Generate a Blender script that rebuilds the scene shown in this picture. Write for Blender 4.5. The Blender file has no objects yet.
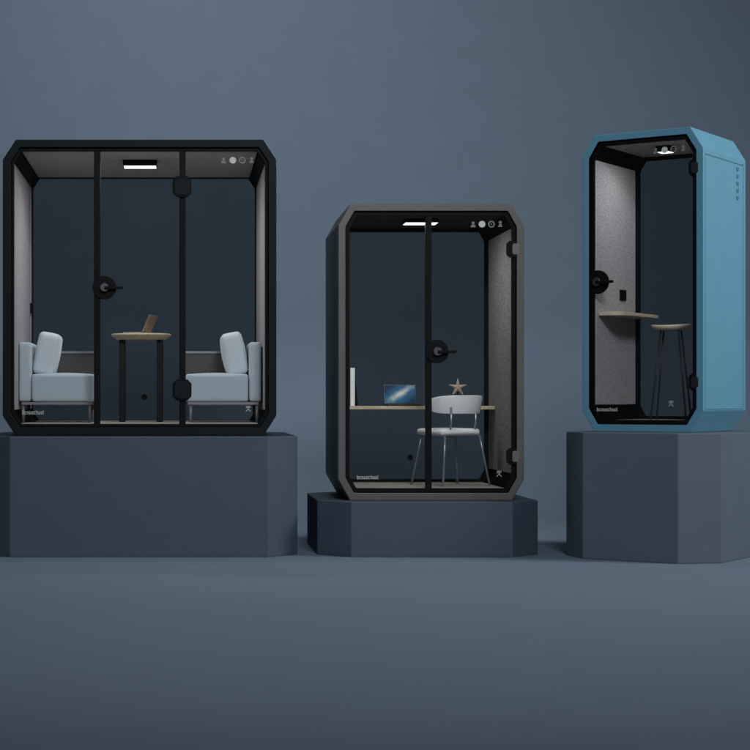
import bpy, bmesh, math, random
from mathutils import Vector, Matrix
random.seed(4)
S = bpy.context.scene
COL = S.collection
R = math.radians

# ------------------------------------------------------------------ materials
def mat(name, col, rough=0.5, metal=0.0, noise=0.0, nscale=40.0, bump=0.0, bscale=200.0, emit=0.0,
        coat=0.0, spec=0.5, sheen=0.0, col2=None, stretch=None):
    m = bpy.data.materials.new(name); m.use_nodes = True
    nt = m.node_tree; b = nt.nodes['Principled BSDF']
    b.inputs['Base Color'].default_value = (*col, 1)
    b.inputs['Roughness'].default_value = rough
    b.inputs['Metallic'].default_value = metal
    b.inputs['Specular IOR Level'].default_value = spec
    b.inputs['Coat Weight'].default_value = coat
    b.inputs['Sheen Weight'].default_value = sheen
    tc = nt.nodes.new('ShaderNodeTexCoord')
    vec = tc.outputs['Object']
    if stretch:
        mp = nt.nodes.new('ShaderNodeMapping'); mp.inputs['Scale'].default_value = stretch
        nt.links.new(vec, mp.inputs['Vector']); vec = mp.outputs['Vector']
    if noise:
        n = nt.nodes.new('ShaderNodeTexNoise'); n.inputs['Scale'].default_value = nscale
        n.inputs['Detail'].default_value = 5; n.inputs['Roughness'].default_value = 0.6
        nt.links.new(vec, n.inputs['Vector'])
        r = nt.nodes.new('ShaderNodeValToRGB')
        c2 = col2 or tuple(c * (1 + noise) for c in col)
        r.color_ramp.elements[0].color = (*[c * (1 - noise) for c in col], 1); r.color_ramp.elements[0].position = 0.3
        r.color_ramp.elements[1].color = (*c2, 1); r.color_ramp.elements[1].position = 0.7
        nt.links.new(n.outputs['Fac'], r.inputs['Fac']); nt.links.new(r.outputs['Color'], b.inputs['Base Color'])
        rr = nt.nodes.new('ShaderNodeMapRange')
        rr.inputs['To Min'].default_value = max(0.02, rough - 0.06); rr.inputs['To Max'].default_value = min(1, rough + 0.06)
        nt.links.new(n.outputs['Fac'], rr.inputs['Value']); nt.links.new(rr.outputs['Result'], b.inputs['Roughness'])
    if bump:
        n2 = nt.nodes.new('ShaderNodeTexNoise'); n2.inputs['Scale'].default_value = bscale
        n2.inputs['Detail'].default_value = 3
        nt.links.new(vec, n2.inputs['Vector'])
        bp = nt.nodes.new('ShaderNodeBump'); bp.inputs['Strength'].default_value = bump; bp.inputs['Distance'].default_value = 0.004
        nt.links.new(n2.outputs['Fac'], bp.inputs['Height']); nt.links.new(bp.outputs['Normal'], b.inputs['Normal'])
    if emit:
        b.inputs['Emission Color'].default_value = (1, 0.985, 0.96, 1); b.inputs['Emission Strength'].default_value = emit
    return m

def glass_mat(name, tint, gloss, rough=0.02):
    m = bpy.data.materials.new(name); m.use_nodes = True
    nt = m.node_tree; nt.nodes.clear()
    out = nt.nodes.new('ShaderNodeOutputMaterial'); mx = nt.nodes.new('ShaderNodeMixShader')
    tr = nt.nodes.new('ShaderNodeBsdfTransparent'); tr.inputs['Color'].default_value = (*tint, 1)
    gl = nt.nodes.new('ShaderNodeBsdfGlossy'); gl.inputs['Roughness'].default_value = rough
    lw = nt.nodes.new('ShaderNodeFresnel'); lw.inputs['IOR'].default_value = gloss
    nt.links.new(lw.outputs['Fac'], mx.inputs['Fac']); nt.links.new(tr.outputs[0], mx.inputs[1]); nt.links.new(gl.outputs[0], mx.inputs[2])
    nt.links.new(mx.outputs[0], out.inputs['Surface'])
    return m

def screen_mat():
    # a lit display: deep blue wallpaper with one soft pale diagonal streak
    m = bpy.data.materials.new('lit_screen'); m.use_nodes = True
    nt = m.node_tree; b = nt.nodes['Principled BSDF']
    tc = nt.nodes.new('ShaderNodeTexCoord')
    m0 = nt.nodes.new('ShaderNodeMapping'); m0.inputs['Rotation'].default_value = (0, R(32), 0)
    mp = nt.nodes.new('ShaderNodeMapping'); mp.inputs['Scale'].default_value = (5.5, 1.0, 22.0)
    nt.links.new(tc.outputs['Object'], m0.inputs['Vector']); nt.links.new(m0.outputs['Vector'], mp.inputs['Vector'])
    ln = nt.nodes.new('ShaderNodeVectorMath'); ln.operation = 'LENGTH'
    nt.links.new(mp.outputs['Vector'], ln.inputs[0])
    nz = nt.nodes.new('ShaderNodeTexNoise'); nz.inputs['Scale'].default_value = 22; nz.inputs['Detail'].default_value = 6
    nt.links.new(tc.outputs['Object'], nz.inputs['Vector'])
    ad = nt.nodes.new('ShaderNodeMath'); ad.operation = 'MULTIPLY_ADD'; ad.inputs[1].default_value = 0.8
    nt.links.new(nz.outputs['Fac'], ad.inputs[0]); nt.links.new(ln.outputs['Value'], ad.inputs[2])
    hf = nt.nodes.new('ShaderNodeMath'); hf.operation = 'MULTIPLY'; hf.inputs[1].default_value = 0.4
    nt.links.new(ad.outputs[0], hf.inputs[0])
    r = nt.nodes.new('ShaderNodeValToRGB'); e = r.color_ramp.elements
    e[0].position = 0.22; e[0].color = (0.60, 0.60, 0.54, 1)
    e[1].position = 1.0; e[1].color = (0.008, 0.035, 0.09, 1)
    k = e.new(0.36); k.color = (0.20, 0.30, 0.36, 1)
    k = e.new(0.50); k.color = (0.025, 0.13, 0.25, 1)
    nt.links.new(hf.outputs[0], r.inputs['Fac'])
    b.inputs['Base Color'].default_value = (0.01, 0.01, 0.012, 1); b.inputs['Roughness'].default_value = 0.6; b.inputs['Specular IOR Level'].default_value = 0.1
    nt.links.new(r.outputs['Color'], b.inputs['Emission Color']); b.inputs['Emission Strength'].default_value = 0.7
    return m

BACK = (0.132, 0.184, 0.244)
M = dict(
    backdrop=mat('backdrop_paint', BACK, 0.75, noise=0.03, nscale=3, bump=0.05, bscale=90, spec=0.3),
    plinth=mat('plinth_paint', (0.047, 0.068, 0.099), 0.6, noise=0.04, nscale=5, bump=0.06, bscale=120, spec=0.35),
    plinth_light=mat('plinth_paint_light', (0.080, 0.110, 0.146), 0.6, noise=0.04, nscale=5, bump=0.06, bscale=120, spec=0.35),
    black_shell=mat('black_lacquer', (0.0038, 0.0066, 0.0092), 0.6, noise=0.1, nscale=6, bump=0.04, bscale=300, spec=0.14),
    grey_shell=mat('warm_grey_lacquer', (0.083, 0.078, 0.078), 0.5, noise=0.06, nscale=6, bump=0.04, bscale=300),
    blue_shell=mat('blue_lacquer', (0.092, 0.262, 0.375), 0.5, noise=0.018, nscale=6, bump=0.04, bscale=300),
    black=mat('black_trim', (0.0022, 0.0024, 0.003), 0.6, noise=0.2, nscale=10, spec=0.12),
    felt=mat('grey_felt', (0.42, 0.40, 0.425), 0.95, noise=0.38, nscale=75, bump=0.8, bscale=220, spec=0.1),
    ceil_felt=mat('pale_ceiling_felt', (0.44, 0.42, 0.41), 0.95, noise=0.12, nscale=55, bump=0.5, bscale=220, spec=0.1),
    felt_mid=mat('mid_grey_felt', (0.275, 0.268, 0.277), 0.95, noise=0.5, nscale=62, bump=0.8, bscale=220, spec=0.1),
    felt_dark=mat('charcoal_felt', (0.05, 0.05, 0.052), 0.95, noise=0.22, nscale=55, bump=0.5, bscale=220, spec=0.1),
    backp=mat('slate_back_panel', (0.030, 0.039, 0.050), 0.55, noise=0.05, nscale=4, spec=0.3),
    carpet=mat('taupe_carpet', (0.38, 0.35, 0.31), 0.95, noise=0.2, nscale=160, bump=0.5, bscale=300, spec=0.1),
    lamp=mat('lamp_diffuser', (0.9, 0.9, 0.88), 0.4, emit=1.6),
    steel=mat('brushed_steel', (0.085, 0.085, 0.095), 0.4, metal=0.9, noise=0.08, nscale=30),
    hinge_dark=mat('dark_hinge_metal', (0.010, 0.011, 0.013), 0.4, noise=0.1, nscale=20),
    hinge_grey=mat('grey_hinge_metal', (0.12, 0.115, 0.115), 0.45, noise=0.08, nscale=20),
    white_print=mat('white_print', (0.52, 0.53, 0.52), 0.6, noise=0.05),
    soft_print=mat('soft_print', (0.33, 0.34, 0.335), 0.6, noise=0.05),
    grey_print=mat('grey_print', (0.18, 0.18, 0.18), 0.6, noise=0.05),
    wool=mat('pale_blue_wool', (0.43, 0.505, 0.57), 0.92, noise=0.06, nscale=90, bump=0.35, bscale=260, sheen=0.3, spec=0.2),
    cushion=mat('light_wool', (0.58, 0.65, 0.70), 0.92, noise=0.05, nscale=90, bump=0.35, bscale=260, sheen=0.3, spec=0.2),
    armpanel=mat('charcoal_weave', (0.075, 0.073, 0.073), 0.9, noise=0.2, nscale=120, bump=0.4, bscale=260, spec=0.15),
    armframe=mat('pale_grey_metal', (0.21, 0.21, 0.235), 0.45, metal=0.3, noise=0.05),
    wood=mat('pale_oak', (0.54, 0.43, 0.29), 0.45, noise=0.25, nscale=9, bump=0.1, bscale=60, stretch=(1, 9, 9)),
    wood2=mat('light_maple', (0.62, 0.51, 0.39), 0.45, noise=0.2, nscale=9, bump=0.1, bscale=60, stretch=(9, 1, 9)),
    white=mat('white_plastic', (0.84, 0.85, 0.86), 0.4, noise=0.03, nscale=20),
    leg_steel=mat('chair_leg_steel', (0.34, 0.37, 0.42), 0.35, metal=0.7, noise=0.05),
    leg_black=mat('black_steel', (0.003, 0.003, 0.004), 0.5, noise=0.1, spec=0.2),
    stoolleg=mat('dark_steel', (0.020, 0.019, 0.021), 0.45, noise=0.1),
    bronze=mat('bronze_alloy', (0.33, 0.25, 0.19), 0.4, metal=0.4, noise=0.06),
    star=mat('pink_tan_ceramic', (0.42, 0.32, 0.255), 0.7, noise=0.2, nscale=60, bump=0.5, bscale=120),
    vent=mat('shaded_blue_slot', (0.045, 0.13, 0.19), 0.6, noise=0.05),
    glass=glass_mat('clear_glass', (0.985, 0.99, 0.992), 1.22),
    tinted=glass_mat('smoked_glass', (0.46, 0.475, 0.48), 1.06, 0.35),
    screen=screen_mat(),
)

# ------------------------------------------------------------------ mesh helpers
def obj(name, bm, m, parent=None, smooth=False, bevel=0.0, seg=2, extra=()):
    bmesh.ops.recalc_face_normals(bm, faces=bm.faces[:])
    me = bpy.data.meshes.new(name); bm.to_mesh(me); bm.free()
    me.materials.append(M[m])
    for e in extra: me.materials.append(M[e])
    if smooth:
        for p in me.polygons: p.use_smooth = True
    o = bpy.data.objects.new(name, me); COL.objects.link(o)
    if parent: o.parent = parent
    if bevel:
        md = o.modifiers.new('edge', 'BEVEL'); md.width = bevel; md.segments = seg; md.limit_method = 'ANGLE'; md.angle_limit = R(25)
    return o

def thing(name, loc, rz, label, cat, group=None):
    o = bpy.data.objects.new(name, None); COL.objects.link(o)
    o.location = loc; o.rotation_euler = (0, 0, rz); o.empty_display_size = 0.1
    o['label'] = label; o['category'] = cat
    if group: o['group'] = group
    return o

def box(bm, x0, x1, y0, y1, z0, z1, mtx=None):
    vs = [bm.verts.new(v) for v in ((x0,y0,z0),(x1,y0,z0),(x1,y1,z0),(x0,y1,z0),(x0,y0,z1),(x1,y0,z1),(x1,y1,z1),(x0,y1,z1))]
    for f in ((0,1,2,3),(4,5,6,7),(0,1,5,4),(1,2,6,5),(2,3,7,6),(3,0,4,7)): bm.faces.new([vs[i] for i in f])
    if mtx: bmesh.ops.transform(bm, matrix=mtx, verts=vs)
    return vs

def prism(bm, pts, y0, y1):                       # polygon in x,z pushed along y
    a = [bm.verts.new((p[0], y0, p[1])) for p in pts]; b = [bm.verts.new((p[0], y1, p[1])) for p in pts]
    n = len(pts)
    bm.faces.new(a); bm.faces.new(b[::-1])
    for i in range(n): bm.faces.new((a[i], a[(i+1)%n], b[(i+1)%n], b[i]))

def prism_z(bm, pts, z0, z1):
    a = [bm.verts.new((p[0], p[1], z0)) for p in pts]; b = [bm.verts.new((p[0], p[1], z1)) for p in pts]
    n = len(pts)
    bm.faces.new(a[::-1]); bm.faces.new(b)
    for i in range(n): bm.faces.new((a[i], a[(i+1)%n], b[(i+1)%n], b[i]))

def ring(bm, po, pi, y0, y1, inner_mat=0):
    n = len(po)
    L = [[bm.verts.new((p[0], y, p[1])) for p in q] for q in (po, pi) for y in (y0, y1)]
    of, ob, nf, nb = L
    for i in range(n):
        j = (i+1) % n
        bm.faces.new((of[i], of[j], nf[j], nf[i]))
        bm.faces.new((ob[i], ob[j], nb[j], nb[i]))
        bm.faces.new((of[i], of[j], ob[j], ob[i]))
        f = bm.faces.new((nf[i], nf[j], nb[j], nb[i])); f.material_index = inner_mat

def octa(W, H, cx, cz):                           # counter-clockwise in x,z, centred on x, base at 0
    w = W / 2
    return [(-w+cx,0),(w-cx,0),(w,cz),(w,H-cz),(w-cx,H),(-w+cx,H),(-w,H-cz),(-w,cz)]

def inset(pts, t):
    n = len(pts); lines = []
    for i in range(n):
        a = Vector(pts[i]); b = Vector(pts[(i+1)%n]); d = (b-a).normalized(); nrm = Vector((-d.y, d.x))
        tt = t[i] if isinstance(t, (list, tuple)) else t
        lines.append((a + nrm*tt, d))
    out = []
    for i in range(n):
        p, d = lines[i-1]; q, e = lines[i]
        cr = d.x*e.y - d.y*e.x
        s = ((q-p).x*e.y - (q-p).y*e.x) / cr
        out.append(tuple(p + d*s))
    return out

def clip(pts, x0, x1):
    for lim, keep in ((x0, lambda x: x >= x0), (x1, lambda x: x <= x1)):
        o = []
        for i in range(len(pts)):
            a, b = pts[i-1], pts[i]
            ka, kb = keep(a[0]), keep(b[0])
            if ka != kb:
                s = (lim-a[0])/(b[0]-a[0]); o.append((lim, a[1]+s*(b[1]-a[1])))
            if kb: o.append(b)
        pts = o
    return pts

def tube(bm, pts, r, n=10, r2=None):
    pts = [Vector(p) for p in pts]; rings = []
    for i, p in enumerate(pts):
        d = (pts[min(i+1, len(pts)-1)] - pts[max(i-1, 0)]).normalized()
        u = d.cross(Vector((0.31, 0.85, 0.43))).normalized(); v = d.cross(u)
        rr = r if r2 is None else r + (r2-r)*i/(len(pts)-1)
        rings.append([bm.verts.new(p + (u*math.cos(k*2*math.pi/n) + v*math.sin(k*2*math.pi/n))*rr) for k in range(n)])
    for a, b in zip(rings, rings[1:]):
        for k in range(n): bm.faces.new((a[k], a[(k+1)%n], b[(k+1)%n], b[k]))
    bm.faces.new(rings[0]); bm.faces.new(rings[-1][::-1])

def lathe(bm, prof, n=48, c=(0,0,0)):
    rings = []
    for r, z in prof:
        if r < 1e-6: rings.append([bm.verts.new((c[0], c[1], c[2]+z))])
        else: rings.append([bm.verts.new((c[0]+r*math.cos(k*2*math.pi/n), c[1]+r*math.sin(k*2*math.pi/n), c[2]+z)) for k in range(n)])
    for a, b in zip(rings, rings[1:]):
        for k in range(n):
            q = [a[k % len(a)], a[(k+1) % len(a)], b[(k+1) % len(b)], b[k % len(b)]]
            s = []
            for v in q:
                if v not in s: s.append(v)
            if len(s) > 2: bm.faces.new(s)

def soft(bm, sx, sy, sz, r, bulge=(0,0,0), n=12, mtx=None, pinch=0.0):   # upholstered block, centred
    b2 = bmesh.new(); bmesh.ops.create_cube(b2, size=2)
    bmesh.ops.subdivide_edges(b2, edges=b2.edges[:], cuts=n, use_grid_fill=True)
    h = Vector((sx/2, sy/2, sz/2))
    for v in b2.verts:
        u = v.co.copy()
        # crowd the grid toward the edges so the rounding is smooth
        w = Vector([math.copysign(1-(1-abs(c))**1.5, c) for c in u])
        p = Vector([w[i]*h[i] for i in range(3)])
        q = Vector([max(-h[i]+r, min(h[i]-r, p[i])) for i in range(3)])
        d = p - q
        if d.length > 1e-9: p = q + d.normalized()*r
        f = [(1-w[1]**2)*(1-w[2]**2), (1-w[0]**2)*(1-w[2]**2), (1-w[0]**2)*(1-w[1]**2)]
        for i in range(3):
            p[i] += bulge[i]*f[i]*(1 if w[i] > 0 else -1)*min(1, abs(w[i])*1.0)
        if pinch:
            e = abs(w[1]*w[2]); p *= 1.0; p[1] *= 1 - pinch*(1-abs(w[2]))*0 + 0; p[2] *= 1 - pinch*(1-e)*abs(w[2])*0.5
        v.co = p
    m = mtx or Matrix.Identity(4)
    mp = {}
    for v in b2.verts: mp[v] = bm.verts.new(m @ v.co)
    for f in b2.faces: bm.faces.new([mp[v] for v in f.verts])
    b2.free()

# ------------------------------------------------------------------ setting
bm = bmesh.new()
YW, RC, ZT = 20.6, 2.2, 11.0
prof = [(-6.0, 0.0)]
for k in range(25):
    a = k/24*math.pi/2
    prof.append((YW-RC+RC*math.sin(a), RC-RC*math.cos(a)))
prof.append((YW, ZT))
cols = [[bm.verts.new((x, y, z)) for y, z in prof] for x in (-16, 18)]
for i in range(len(prof)-1): bm.faces.new((cols[0][i], cols[1][i], cols[1][i+1], cols[0][i+1]))
bd = obj('studio_backdrop', bm, 'backdrop', smooth=True); bd['kind'] = 'structure'

F = 1800.0; H0 = 1.2; D0 = 13.96                  # focal length in photo pixels, eye height, distance to the two pod fronts

def plinth(loc, rz, x0, x1, y0, y1, h, c, label, m='plinth'):
    t = bmesh.new()
    pts = [(x0+c,y0),(x1-c,y0),(x1,y0+c),(x1,y1-c),(x1-c,y1),(x0+c,y1),(x0,y1-c),(x0,y0+c)]
    prism_z(t, pts, 0, h)
    o = obj('display_plinth', t, m, bevel=0.006, seg=2)
    o.location = loc; o.rotation_euler = (0,0,rz)
    o['label'] = label; o['category'] = 'plinth'; o['group'] = 'plinths under the three booths'
    return o

# ------------------------------------------------------------------ pods
def figure_mark(bm, cx, cz, h, y0, y1):
    """the little stick mark printed low on the glass: a bar, a bent bar, a post and two legs"""
    s = h; k = [0]
    def stroke(a, b, w):
        k[0] += 1
        a = Vector((cx+a[0]*s, cz+a[1]*s)); b = Vector((cx+b[0]*s, cz+b[1]*s)); d = (b-a).normalized(); n = Vector((-d.y, d.x))*w*s/2
        prism(bm, [a-n, b-n, b+n, a+n], y0 - 0.0002*k[0], y1 + 0.0001*k[0])
    stroke((-.40,.45),(.40,.45),.13); stroke((-.40,.18),(-.02,.27),.12); stroke((.02,.27),(.40,.18),.12)
    stroke((0,.40),(0,-.02),.13); stroke((0,-.02),(-.40,-.42),.13); stroke((0,-.02),(.40,-.42),.13)

def disc(bm, cx, cz, r, y0, y1, n=20): prism(bm, [(cx+r*math.cos(k*2*math.pi/n), cz+r*math.sin(k*2*math.pi/n)) for k in range(n)], y0, y1)
def hoop(bm, cx, cz, r, ri, y0, y1, n=24):
    c = [(math.cos(k*2*math.pi/n), math.sin(k*2*math.pi/n)) for k in range(n)]
    ring(bm, [(cx+r*a, cz+r*b) for a, b in c], [(cx+ri*a, cz+ri*b) for a, b in c], y0, y1)

def wordmark(bm, x, z, w, h, y0, y1):
    """a short line of lettering too small to read in the photo: upright strokes with joining bars"""
    n = 10; p = w/n; sw = p*0.26
    for i in range(n):
        a = x+i*p; tall = h if i in (0, 6, 9) else h*0.72
        prism(bm, [(a,z),(a+sw,z),(a+sw,z+tall),(a,z+tall)], y0, y1)
        if i == 9: continue
        k = i % 4
        xb = a+p*0.78-sw
        if k != 1: prism(bm, [(xb,z),(xb+sw,z),(xb+sw,z+h*0.72),(xb,z+h*0.72)], y0, y1)
        zt = z+h*0.72
        if k != 3: prism(bm, [(a+sw,zt-h*.2),(a+p*.78-(sw if k != 1 else 0),zt-h*.2),(a+p*.78-(sw if k != 1 else 0),zt),(a+sw,zt)], y0, y1)
        if k in (0, 1, 3): prism(bm, [(a+sw,z),(a+p*.78-(sw if k != 1 else 0),z),(a+p*.78-(sw if k != 1 else 0),z+h*.2),(a+sw,z+h*.2)], y0, y1)

def pod(name_label, loc, rz, W, D, H, shell, frame, cx, cz, panes, door_i, handle_x, hinge_x, hinge_mat,
        ceil_mat, lamp, lamp_mat, hz=1.13, hinge_z=(0.37, 1.93), icons=None, word=None, mark=None, trim=0.033, vents=False, wall_mat='felt', gasket=0.055, lamp_h=0.045, floor_t=0.03):
    t = thing('office_booth', loc, rz, name_label, 'office booth', 'glass fronted booths standing on plinths')
    fl, fb, ft = frame                                    # side, bottom, top widths of the front frame
    po = octa(W, H, cx, cz)
    cw = (fl+ft)/2
    pi = inset(po, [fb, cw, fl, cw, ft, cw, fl, cw])
    b = bmesh.new(); ring(b, po, pi, 0, D, inner_mat=1)
    obj('shell', b, shell, t, bevel=0.007, seg=3, extra=('black',))
    w = W/2
    # outer cladding of the two long sides, the seams show as a line
    for s in (-1, 1):
        b = bmesh.new()
        xs = sorted((s*w, s*(w+0.004)))
        box(b, xs[0], xs[1], 0.035, D-0.075, cz+0.01, H-cz-0.05)
        sp = obj('side_panel', b, shell, t, bevel=0.002)
        if vents:
            q = 0.0025; xq = sorted((s*w, s*(w+q)))
            b = bmesh.new(); box(b, xq[0], xq[1], D-0.073, D-0.058, cz+0.02, H-cz-0.03); box(b, xq[0], xq[1], 0.035, D-0.0735, H-cz-0.048, H-cz-0.040)
            obj('panel_seam', b, 'vent', t)
        if vents and s > 0:
            for k in range(5):
                b = bmesh.new(); z = 1.825 + k*0.056
                box(b, w+0.004, w+0.0075, 0.715, 0.765, z-0.012, z+0.012)
                box(b, w+0.0040, w+0.0078, 0.725, 0.755, z-0.017, z-0.0122)
                obj('vent_slot', b, 'vent', sp)
    # black edge trim round the glass
    pt = inset(pi, trim)
    b = bmesh.new(); ring(b, inset(pi, 0.002), pt, 0.022, 0.042)
    obj('glazing_trim', b, 'black', t, bevel=0.002)
    # glass panes and mullions
    doorp = None
    for i, (a, c) in enumerate(panes):
        b = bmesh.new(); prism(b, clip(inset(pi, 0.006), a, c), 0.046, 0.054)
        g = obj('glass_door' if i == door_i else 'fixed_pane', b, 'glass', t)
        if i == door_i: doorp = g
    for i in range(len(panes)-1):
        x = (panes[i][1]+panes[i+1][0])/2
        b = bmesh.new(); box(b, x-0.025, x+0.025, 0.024, 0.0455, fb+trim-0.004, H-ft-trim+0.004)
        obj('mullion', b, 'black', t, bevel=0.004)
    # handle: half round plate, knob and lever
    b = bmesh.new(); r = 0.086
    disc(b, handle_x+0.045, hz, 0.092, 0.012, 0.0235, 40)
    hp = obj('handle_plate', b, 'black', doorp, bevel=0.004)
    b = bmesh.new(); tube(b, [(handle_x+0.045, 0.012, hz), (handle_x+0.045, -0.022, hz)], 0.034, 20)
    obj('knob', b, 'steel', doorp, bevel=0.004)
    b = bmesh.new(); box(b, handle_x+0.045, handle_x+0.190, -0.036, -0.0225, hz-0.014, hz+0.008)
    lv = obj('lever', b, 'black', doorp, bevel=0.005)
    for z in hinge_z:
        b = bmesh.new()
        hw, hh = (0.074, 0.082) if hinge_mat == 'hinge_dark' and len(panes) == 3 else (0.05, 0.065)
        k = 0.032 if len(panes) == 3 else 0.024
        pl = [(hinge_x-hw+k, z-hh),(hinge_x+hw-k, z-hh),(hinge_x+hw, z-hh+k),(hinge_x+hw, z+hh-k),(hinge_x+hw-k, z+hh),(hinge_x-hw+k, z+hh),(hinge_x-hw, z+hh-k),(hinge_x-hw, z-hh+k)]
        prism(b, pl, 0.006, 0.0205)
        hg = obj('hinge', b, 'black', doorp, bevel=0.003)
        b = bmesh.new()
        pl2 = [(x+(0.022 if hinge_mat == 'hinge_grey' else 0), z) for x, z in inset(pl, 0.014 if len(panes) == 3 else 0.022)]
        prism(b, pl2, -0.002, 0.0055)
        obj('hinge_cover', b, 'black_shell' if len(panes) == 3 else hinge_mat, doorp, bevel=0.003)
    # lining
    ya, yb = 0.07, D-0.062
    for s in (-1, 1):
        b = bmesh.new(); xs = sorted((s*(w-fl-0.003), s*(w-fl-0.022)))
        box(b, xs[0], xs[1], ya, yb, pi[2][1]+0.030, pi[3][1]-0.004)
        obj('wall_lining', b, wall_mat, t, bevel=0.003)
    b = bmesh.new(); box(b, pi[5][0]+0.01, pi[4][0]-0.01, ya, yb, H-ft-0.024, H-ft-0.003)
    obj('ceiling_lining', b, ceil_mat, t, bevel=0.003)
    b = bmesh.new(); box(b, pi[0][0]+0.01, pi[1][0]-0.01, ya, yb, fb+0.003, fb+floor_t)
    obj('carpet', b, 'carpet', t, bevel=0.003)
    b = bmesh.new(); prism(b, inset(pi, 0.004), D-0.035, D-0.012); obj('back_pane', b, 'tinted', t)
    b = bmesh.new(); ring(b, inset(pi, 0.0035), inset(pi, gasket), D-0.058, D-0.0365); obj('back_gasket', b, 'black', t)
    # ceiling lamp
    lx, ly, lw, ld = lamp
    zc = H-ft-0.026
    b = bmesh.new(); box(b, lx-lw/2, lx+lw/2, ly, ly+ld, zc-lamp_h, zc)
    lo = obj('ceiling_lamp', b, 'black', t, bevel=0.003)
    b = bmesh.new(); box(b, lx-lw/2+0.008, lx+lw/2-0.008, ly+0.006, ly+ld-0.008, zc-lamp_h-0.003, zc-lamp_h-0.0005)
    obj('diffuser', b, 'lamp', lo)
    ll = bpy.data.lights.new('ceiling_lamp_light', 'AREA'); ll.shape = 'RECTANGLE'; ll.size = lw-0.02; ll.size_y = ld-0.02
    ll.energy = lamp_mat; ll.color = (1, 0.985, 0.96)
    lt = bpy.data.objects.new('ceiling_lamp_light', ll); COL.objects.link(lt); lt.parent = lo; lt.location = (lx, ly+ld/2, zc-lamp_h-0.006)
    # prints on the glass
    if icons:
        xs_, zi, ri = icons
        for k, x in enumerate(xs_):
            b = bmesh.new()
            if k == 1: disc(b, x, zi, ri*1.0, 0.0425, 0.0455)
            elif k == 2:
                hoop(b, x, zi, ri, ri*0.66, 0.0425, 0.0455); box(b, x-ri*.3, x+ri*.3, 0.0425, 0.0455, zi-ri*.12, zi+ri*.12)
            elif k == 0:
                disc(b, x, zi+ri*.35, ri*.42, 0.0425, 0.0455); prism(b, [(x-ri*.8, zi-ri*.9),(x+ri*.8, zi-ri*.9),(x+ri*.5, zi-ri*.15),(x-ri*.5, zi-ri*.15)], 0.0425, 0.0455)
            else:
                prism(b, [(x-ri*.7, zi-ri*.8),(x+ri*.7, zi-ri*.8),(x+ri*.3, zi),(x-ri*.3, zi)], 0.0425, 0.0455); disc(b, x, zi+ri*.5, ri*.48, 0.0425, 0.0455)
            obj('glass_symbol', b, 'white_print' if k == 1 else 'grey_print', t)
    if word:
        b = bmesh.new(); wordmark(b, word[0], word[1], word[2], word[3], 0.018, 0.0215)
        obj('lettering', b, 'soft_print', t)
    if mark:
        b = bmesh.new(); figure_mark(b, mark[0], mark[1], mark[2], 0.018, 0.0215)
        obj('printed_mark', b, 'soft_print', t)
    return t, pi

# where a photo pixel lands on a plane square to the lens: used to measure sizes
def px(x, y, d): s = F/(D0+d); return ((x-181)/s, H0-(y-400)/s)

# --- black double booth
LX, LZ = -0.322, 0.92
plinth((LX, D0, 0), 0, -1.226, 1.226, -0.22, 2.0, LZ, 0.24, 'long dark slate plinth under the black three-pane booth')
def lx(p, d=0.0): return px(p, 0, d)[0]-LX
def lz(p, d=0.0): return px(0, p, d)[1]-LZ
podL, _ = pod('wide black booth with three glass panes, two armchairs and a round table inside', (LX, D0, LZ), 0, 2.12, 1.75, 2.3,
    'black_shell', (0.062, 0.07, 0.062), 0.10, 0.155,
    [(-1.1, lx(97)-0.02), (lx(97)+0.02, lx(182.5)-0.02), (lx(182.5)+0.02, 1.1)], 1, lx(97)+0.012, lx(182), 'hinge_dark', 'ceil_felt',
    (lx(140, .55), 0.52, 0.275, 0.18), 14.5, hz=lz(287.5), hinge_z=(lz(390), lz(186.5)),
    icons=([lx(223.7), lx(233), lx(242.5), lx(251.8)], lz(159.5), 0.026), word=(lx(22), lz(414.4), 0.18, 0.032), mark=(lx(248.3), lz(409), 0.046),
    trim=0.024, gasket=0.034, lamp_h=0.046)

# --- grey single booth
MX, MZ = 1.9395, 0.42
plinth((MX, D0, 0), 0, 1.058-MX, 2.772-MX, -0.22, 1.37, MZ, 0.24, 'low slate plinth under the grey booth, in the middle')
def mx(p, d=0.0): return px(p, 0, d)[0]-MX
def mz(p, d=0.0): return px(0, p, d)[1]-MZ
podM, _ = pod('warm grey booth with a white chair at a desk, lowest of the three', (MX, D0, MZ), 0, 1.443, 1.20, 2.3,
    'grey_shell', (0.060, 0.062, 0.056), 0.093, 0.165,
    [(-0.8, mx(429)-0.02), (mx(429)+0.02, 0.8)], 1, mx(431.5), mx(513), 'hinge_grey', 'felt_dark',
    (mx(421.5, .3), 0.27, 0.27, 0.20), 6.6, hz=mz(351.5), hinge_z=(mz(456.5), mz(249)),
    icons=([mx(474), mx(483), mx(492.4), mx(501.3)], mz(223.6), 0.026), word=(mx(357), mz(479.3), 0.18, 0.032), mark=(mx(499.5), mz(474), 0.046), lamp_h=0.034, wall_mat='felt_mid')

# --- blue phone booth
RZ = 0.955; TH = R(36)
RX, RY = 3.518, 13.748
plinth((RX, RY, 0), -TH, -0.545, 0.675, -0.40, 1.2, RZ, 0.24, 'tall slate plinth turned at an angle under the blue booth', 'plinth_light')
podR, _ = pod('narrow blue booth turned sideways with a stool inside', (RX, RY, RZ), -TH, 0.965, 0.945, 2.3,
    'blue_shell', (0.058, 0.060, 0.056), 0.10, 0.165,
    [(-0.6, 0.6)], 0, -0.405, 0.415, 'hinge_dark', 'felt_mid',
    (0.05, 0.30, 0.11, 0.12), 3.4, hz=1.16, hinge_z=(0.38, 1.99),
    icons=([0.095, 0.165, 0.235, 0.31], 2.147, 0.024), word=(-0.37, 0.158, 0.18, 0.030), mark=(0.225, 0.215, 0.046), vents=True)

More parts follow.
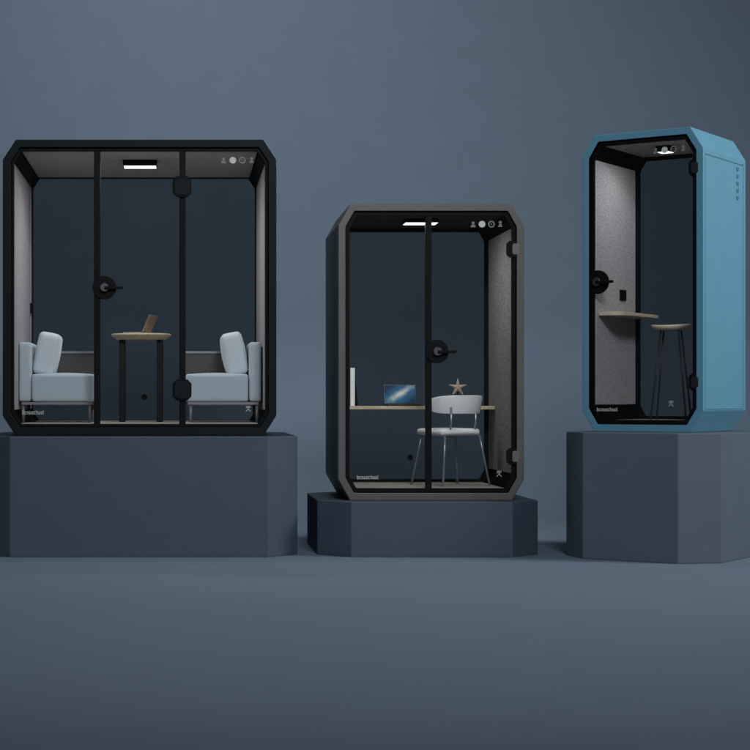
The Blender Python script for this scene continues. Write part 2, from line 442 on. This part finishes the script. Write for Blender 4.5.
# fixed fittings inside the booths
b = bmesh.new(); disc(b, lx(144.3, 1.7), lz(397, 1.7), 0.026, 1.700, 1.7145); obj('cable_outlet', b, 'black', podL, bevel=0.003)
b = bmesh.new(); box(b, -0.9755, -0.955, 1.50, 1.60, lz(313, 1.5), lz(303, 1.5)); obj('wall_socket', b, 'black', podL, bevel=0.003)
b = bmesh.new(); disc(b, mx(410.3, 1.15), mz(457.3, 1.15), 0.024, 1.150, 1.1645); obj('cable_outlet', b, 'black', podM, bevel=0.003)
DZ = 0.73                                              # desk top above the booth base
b = bmesh.new(); box(b, -0.632, 0.635, 0.80, 1.137, DZ-0.028, DZ); obj('desk_top', b, 'wood', podM, bevel=0.004)
b = bmesh.new()
pts = [(-0.397, 0.12), (-0.30, 0.12), (-0.245, 0.14), (-0.215, 0.19), (-0.205, 0.30), (-0.205, 0.876), (-0.397, 0.876)]
prism_z(b, pts, 0.905, 0.932); obj('shelf', b, 'wood2', podR, bevel=0.004)
b = bmesh.new(); box(b, -0.4015, -0.390, 0.545, 0.665, 1.045, 1.130); obj('wall_socket', b, 'black', podR, bevel=0.003)

# ------------------------------------------------------------------ furniture in the black booth
def armchair(sgn, xpix_back, label):
    """built in profile: x runs from the back of the chair to its front edge"""
    fz = LZ + 0.10
    x0 = px(xpix_back, 0, .42)[0]
    t = thing('armchair', (x0, D0+0.42, fz), 0, label, 'armchair', 'armchairs facing each other in the black booth')
    d = 0.62
    def X(a): return a*sgn
    b = bmesh.new(); soft(b, 0.50, d, 0.222, 0.022, (0.004, 0.004, 0.014), mtx=Matrix.Translation((X(0.355), d/2, 0.277))); obj('seat', b, 'wool', t, smooth=True)
    b = bmesh.new(); soft(b, 0.095, d, 0.475, 0.02, (0.004, 0.004, 0.004), mtx=Matrix.Translation((X(0.050), d/2, 0.405))); obj('backrest', b, 'wool', t, smooth=True)
    b = bmesh.new(); xs = sorted((X(0.02), X(0.59))); box(b, xs[0], xs[1], 0.02, d-0.02, 0.140, 0.163); obj('base_rail', b, 'armframe', t, bevel=0.004)
    for xx in (0.035, 0.565):
        for yy in (0.045, d-0.045):
            b = bmesh.new(); tube(b, [(X(xx), yy, 0.1395), (X(xx), yy, 0.0)], 0.014, 12, 0.011); obj('leg', b, 'armframe', t, smooth=True)
    b = bmesh.new(); xs = sorted((X(0.02), X(0.60))); box(b, xs[0], xs[1], d+0.006, d+0.040, 0.17, 0.565); obj('arm_panel', b, 'armpanel', t, bevel=0.004)
    b = bmesh.new(); xs = sorted((X(0.02), X(0.6245))); box(b, xs[0], xs[1], d+0.002, d+0.046, 0.566, 0.586)
    xs = sorted((X(0.601), X(0.624))); box(b, xs[0], xs[1], d+0.002, d+0.046, 0.165, 0.5655)
    obj('arm_frame', b, 'armframe', t, bevel=0.004)
    c = bmesh.new()
    m = Matrix.Translation((X(0.212), d/2, 0.552)) @ Matrix.Rotation(-sgn*R(-11), 4, 'Y')
    soft(c, 0.165, 0.44, 0.345, 0.036, (0.018, 0.008, 0.006), mtx=m)
    o = obj('cushion', c, 'cushion', None, smooth=True)
    o.location = (x0, D0+0.42, fz)
    o['category'] = 'cushion'; o['group'] = 'cushions on the armchairs'
    return t, o
_, c1 = armchair(1, 18.5, 'pale blue armchair at the black booth\'s left wall, facing right')
c1['label'] = 'plump pale cushion on the left armchair, beside the wall with the black socket'
_, c2 = armchair(-1, 261.5, 'pale blue armchair at the black booth\'s right wall, facing left')
c2['label'] = 'plump pale cushion on the right armchair, behind the lower dark hinge'

tx, tz = px(141.2, 334, .8)
tt = thing('round_table', (tx, D0+0.8, LZ+0.10), 0, 'small round oak table with two black legs between the armchairs', 'table')
th = tz-(LZ+0.10)
b = bmesh.new(); lathe(b, [(0, th-0.050), (0.195, th-0.050), (0.235, th-0.022), (0.246, th-0.012), (0.244, th-0.003), (0.238, th), (0, th)], 64)
obj('table_top', b, 'wood', tt, smooth=False, bevel=0.002)
for s in (-1, 1):
    b = bmesh.new(); box(b, s*0.154-0.025, s*0.154+0.025, -0.07, 0.07, 0, th-0.0505); obj('leg', b, 'leg_black', tt, bevel=0.006)

def laptop(loc, rz, tilt, w, d, label, lidmat, edge='bronze'):
    t = thing('laptop', loc, rz, label, 'laptop')
    b = bmesh.new(); box(b, -w/2, w/2, -d, 0, 0.001, 0.013); obj('keyboard_base', b, edge, t, bevel=0.003)
    m = Matrix.Translation((0, 0.004, 0.015)) @ Matrix.Rotation(-tilt, 4, 'X')
    b = bmesh.new(); box(b, -w/2, w/2, 0, 0.009, 0, d*0.98, m); lid = obj('lid', b, edge, t, bevel=0.003)
    b = bmesh.new(); box(b, -w/2+0.008, w/2-0.008, -0.0022, -0.0004, 0.010, d*0.98-0.008)
    s = obj('screen', b, lidmat, lid)
    # the screen mesh is centred on its own origin so its picture follows the panel
    me = s.data; me.transform(Matrix.Translation((0, 0, -d*0.5)))
    s.matrix_local = m @ Matrix.Translation((0, 0, d*0.5))
    return t
laptop((tx+0.035, D0+0.80, LZ+0.10+th), R(-106), R(24), 0.23, 0.155, 'small bronze laptop standing open on the round table', 'black')

# ------------------------------------------------------------------ desk things in the grey booth
dz = MZ + DZ
laptop((px(400, 0, 1.06)[0], D0+1.03, dz), R(4), R(12), 0.275, 0.172, 'open laptop with a lit blue screen on the desk', 'screen', 'hinge_dark')
x0 = px(351.0, 0, 1.0)[0]
b = bmesh.new(); box(b, 0, 0.036, 0, 0.21, 0.001, 0.315); box(b, 0.010, 0.028, -0.002, -0.0003, 0.19, 0.25)
o = obj('file_binder', b, 'white', bevel=0.003); o.location = (x0-0.016, D0+0.88, dz); o['label'] = 'white upright binder at the far left end of the desk'; o['category'] = 'binder'
b = bmesh.new(); box(b, 0, 0.022, 0, 0.19, 0.001, 0.235, Matrix.Rotation(R(-7), 4, 'Y'))
o = obj('file_binder', b, 'black', bevel=0.003); o.location = (x0+0.030, D0+0.90, dz+0.003); o['label'] = 'thin black binder leaning beside the white one on the desk'; o['category'] = 'binder'

sx, sz = px(457.8, 387.5, 1.0)
st = thing('star_ornament', (sx, D0+1.0, dz), 0, 'pinkish tan starfish ornament on the desk behind the white chair', 'ornament')
b = bmesh.new(); cz0 = sz-dz
pts = []
for k in range(10):
    a = math.pi/2 + k*math.pi/5; r = 0.096 if k % 2 == 0 else 0.029
    pts.append((r*math.cos(a), cz0 + r*math.sin(a)))
fr = b.verts.new((0, -0.022, cz0)); bk = b.verts.new((0, 0.016, cz0))
vs = [b.verts.new((p[0], 0, p[1])) for p in pts]
for i in range(10): b.faces.new((fr, vs[i], vs[(i+1)%10])); b.faces.new((bk, vs[(i+1)%10], vs[i]))
obj('star', b, 'star', st, bevel=0.004, seg=3)
b = bmesh.new(); tube(b, [(0, 0, 0.012), (0, 0, cz0-0.03)], 0.006, 10); lathe(b, [(0, 0), (0.045, 0), (0.045, 0.008), (0.008, 0.0125), (0, 0.0125)], 24); obj('stand', b, 'leg_black', st)

# white chair, turned towards the left end of the desk
ccx = px(450, 0, .58)[0]
ch = thing('desk_chair', (ccx, D0+0.56, MZ+0.062+0.03), R(26), 'white curved-back chair on thin steel legs at the desk', 'chair')
b = bmesh.new(); soft(b, 0.375, 0.37, 0.054, 0.024, (0.012, 0.012, 0.006), mtx=Matrix.Translation((-0.018, 0.005, 0.432))); obj('seat', b, 'white', ch, smooth=True)
b = bmesh.new()
n = 28; rows = []
for k in range(n+1):
    u = k/n*2-1; a = u*R(74)
    half = 0.074*(1-0.35*abs(u)**4)
    zc = 0.652 - 0.006*abs(u)**2
    loop = []
    for (dr, dzz) in ((0.011,-1),(0.014,-0.9),(0.014,0.9),(0.011,1),(-0.011,1),(-0.014,0.9),(-0.014,-0.9),(-0.011,-1)):
        rr = 0.236 + dr*(1 if abs(u) < 0.96 else 0.6) + 0.012*(dzz*half/0.074)
        loop.append(b.verts.new((0.012 + rr*math.sin(a), 0.02 - rr*math.cos(a)*0.98, zc + half*dzz)))
    rows.append(loop)
for p, q in zip(rows, rows[1:]):
    for k in range(8): b.faces.new((p[k], p[(k+1)%8], q[(k+1)%8], q[k]))
b.faces.new(rows[0]); b.faces.new(rows[-1])
obj('backrest', b, 'white', ch, smooth=True, bevel=0.003)
for s in (-1, 1):
    b = bmesh.new(); tube(b, [(s*0.115, -0.155, 0.41), (s*0.118, -0.184, 0.50), (s*0.118, -0.182, 0.63)], 0.0095, 10); obj('back_post', b, 'leg_steel', ch, smooth=True)
    for yy, ye in ((-0.165, -0.225), (0.165, 0.225)):
        b = bmesh.new(); tube(b, [(s*0.165, yy, 0.412), (s*0.180, yy+(ye-yy)*.3, 0.30), (s*0.225, ye, 0.0)], 0.0105, 10, 0.0085); obj('leg', b, 'leg_steel', ch, smooth=True)
b = bmesh.new()
for p, q in (((-.165,-.165),(.165,.165)), ((-.165,.165),(.165,-.165))): tube(b, [(p[0], p[1], 0.405+(0.004 if p[1] > 0 else -.012)), (q[0], q[1], 0.405+(0.004 if p[1] > 0 else -.012))], 0.007, 8)
obj('seat_frame', b, 'leg_steel', ch)

# stool in the blue booth
cr, sr = math.cos(-TH), math.sin(-TH)
def rloc(x, y, z): return (RX + x*cr - y*sr, RY + x*sr + y*cr, RZ + z)
so = thing('bar_stool', rloc(0.035, 0.52, 0.09), -TH, 'bar stool with a wooden seat and thin dark legs inside the blue booth', 'stool')
b = bmesh.new(); lathe(b, [(0, 0.700), (0.110, 0.700), (0.142, 0.712), (0.152, 0.727), (0.148, 0.738), (0.12, 0.741), (0.05, 0.735), (0, 0.734)], 48)
for v in b.verts: v.co.z += 0.5*v.co.x*v.co.x
obj('seat', b, 'wood2', so, smooth=True)
for k in range(4):
    a = math.pi/4 + k*math.pi/2 + 0.2; ca, sa = math.cos(a), math.sin(a)
    b = bmesh.new(); tube(b, [(0.095*ca, 0.095*sa, 0.705), (0.19*ca, 0.19*sa, 0.0)], 0.0068, 10); obj('leg', b, 'stoolleg', so, smooth=True)

# ------------------------------------------------------------------ light
W = bpy.data.worlds.new('World'); S.world = W; W.use_nodes = True
bg = W.node_tree.nodes['Background']; bg.inputs['Color'].default_value = (0.80, 0.9, 1.0, 1); bg.inputs['Strength'].default_value = 0.08

def area(name, loc, target, size, power, col=(1,1,1), sy=None, spread=180):
    l = bpy.data.lights.new(name, 'AREA'); l.shape = 'RECTANGLE'; l.size = size; l.size_y = sy or size; l.energy = power; l.color = col; l.spread = R(spread)
    o = bpy.data.objects.new(name, l); COL.objects.link(o); o.location = loc
    o.rotation_euler = (Vector(target)-Vector(loc)).to_track_quat('-Z', 'Y').to_euler()
    return o
area('key_light', (11.5, 11.0, 6.5), (0.6, 14.6, 1.0), 3.0, 260, (1, 0.985, 0.96), spread=105)
area('wall_light', (-0.4, 15.2, 9.5), (0.3, 20.6, 2.9), 3.4, 140, (0.96, 0.98, 1.0), sy=2.0, spread=130)
area('front_light', (2.0, 0.0, 8.6), (0.9, 14.0, 2.2), 3.0, 172, (0.95, 0.98, 1.0), sy=2.5, spread=70)

# ------------------------------------------------------------------ camera
cam = bpy.data.cameras.new('camera'); co = bpy.data.objects.new('camera', cam); COL.objects.link(co)
cam.sensor_width = 36; cam.lens = 36*F/750
cam.shift_x = (375-181)/750; cam.shift_y = 25/750
cam.clip_end = 200
co.location = (0, 0, H0); co.rotation_euler = (math.pi/2, 0, 0)
S.camera = co
S.view_settings.view_transform = 'Standard'; S.view_settings.look = 'None'; S.view_settings.exposure = 0; S.view_settings.gamma = 1
S.render.resolution_x = 1024; S.render.resolution_y = 1024
S.cycles.use_denoising = True
S.cycles.max_bounces = 10; S.cycles.transparent_max_bounces = 16
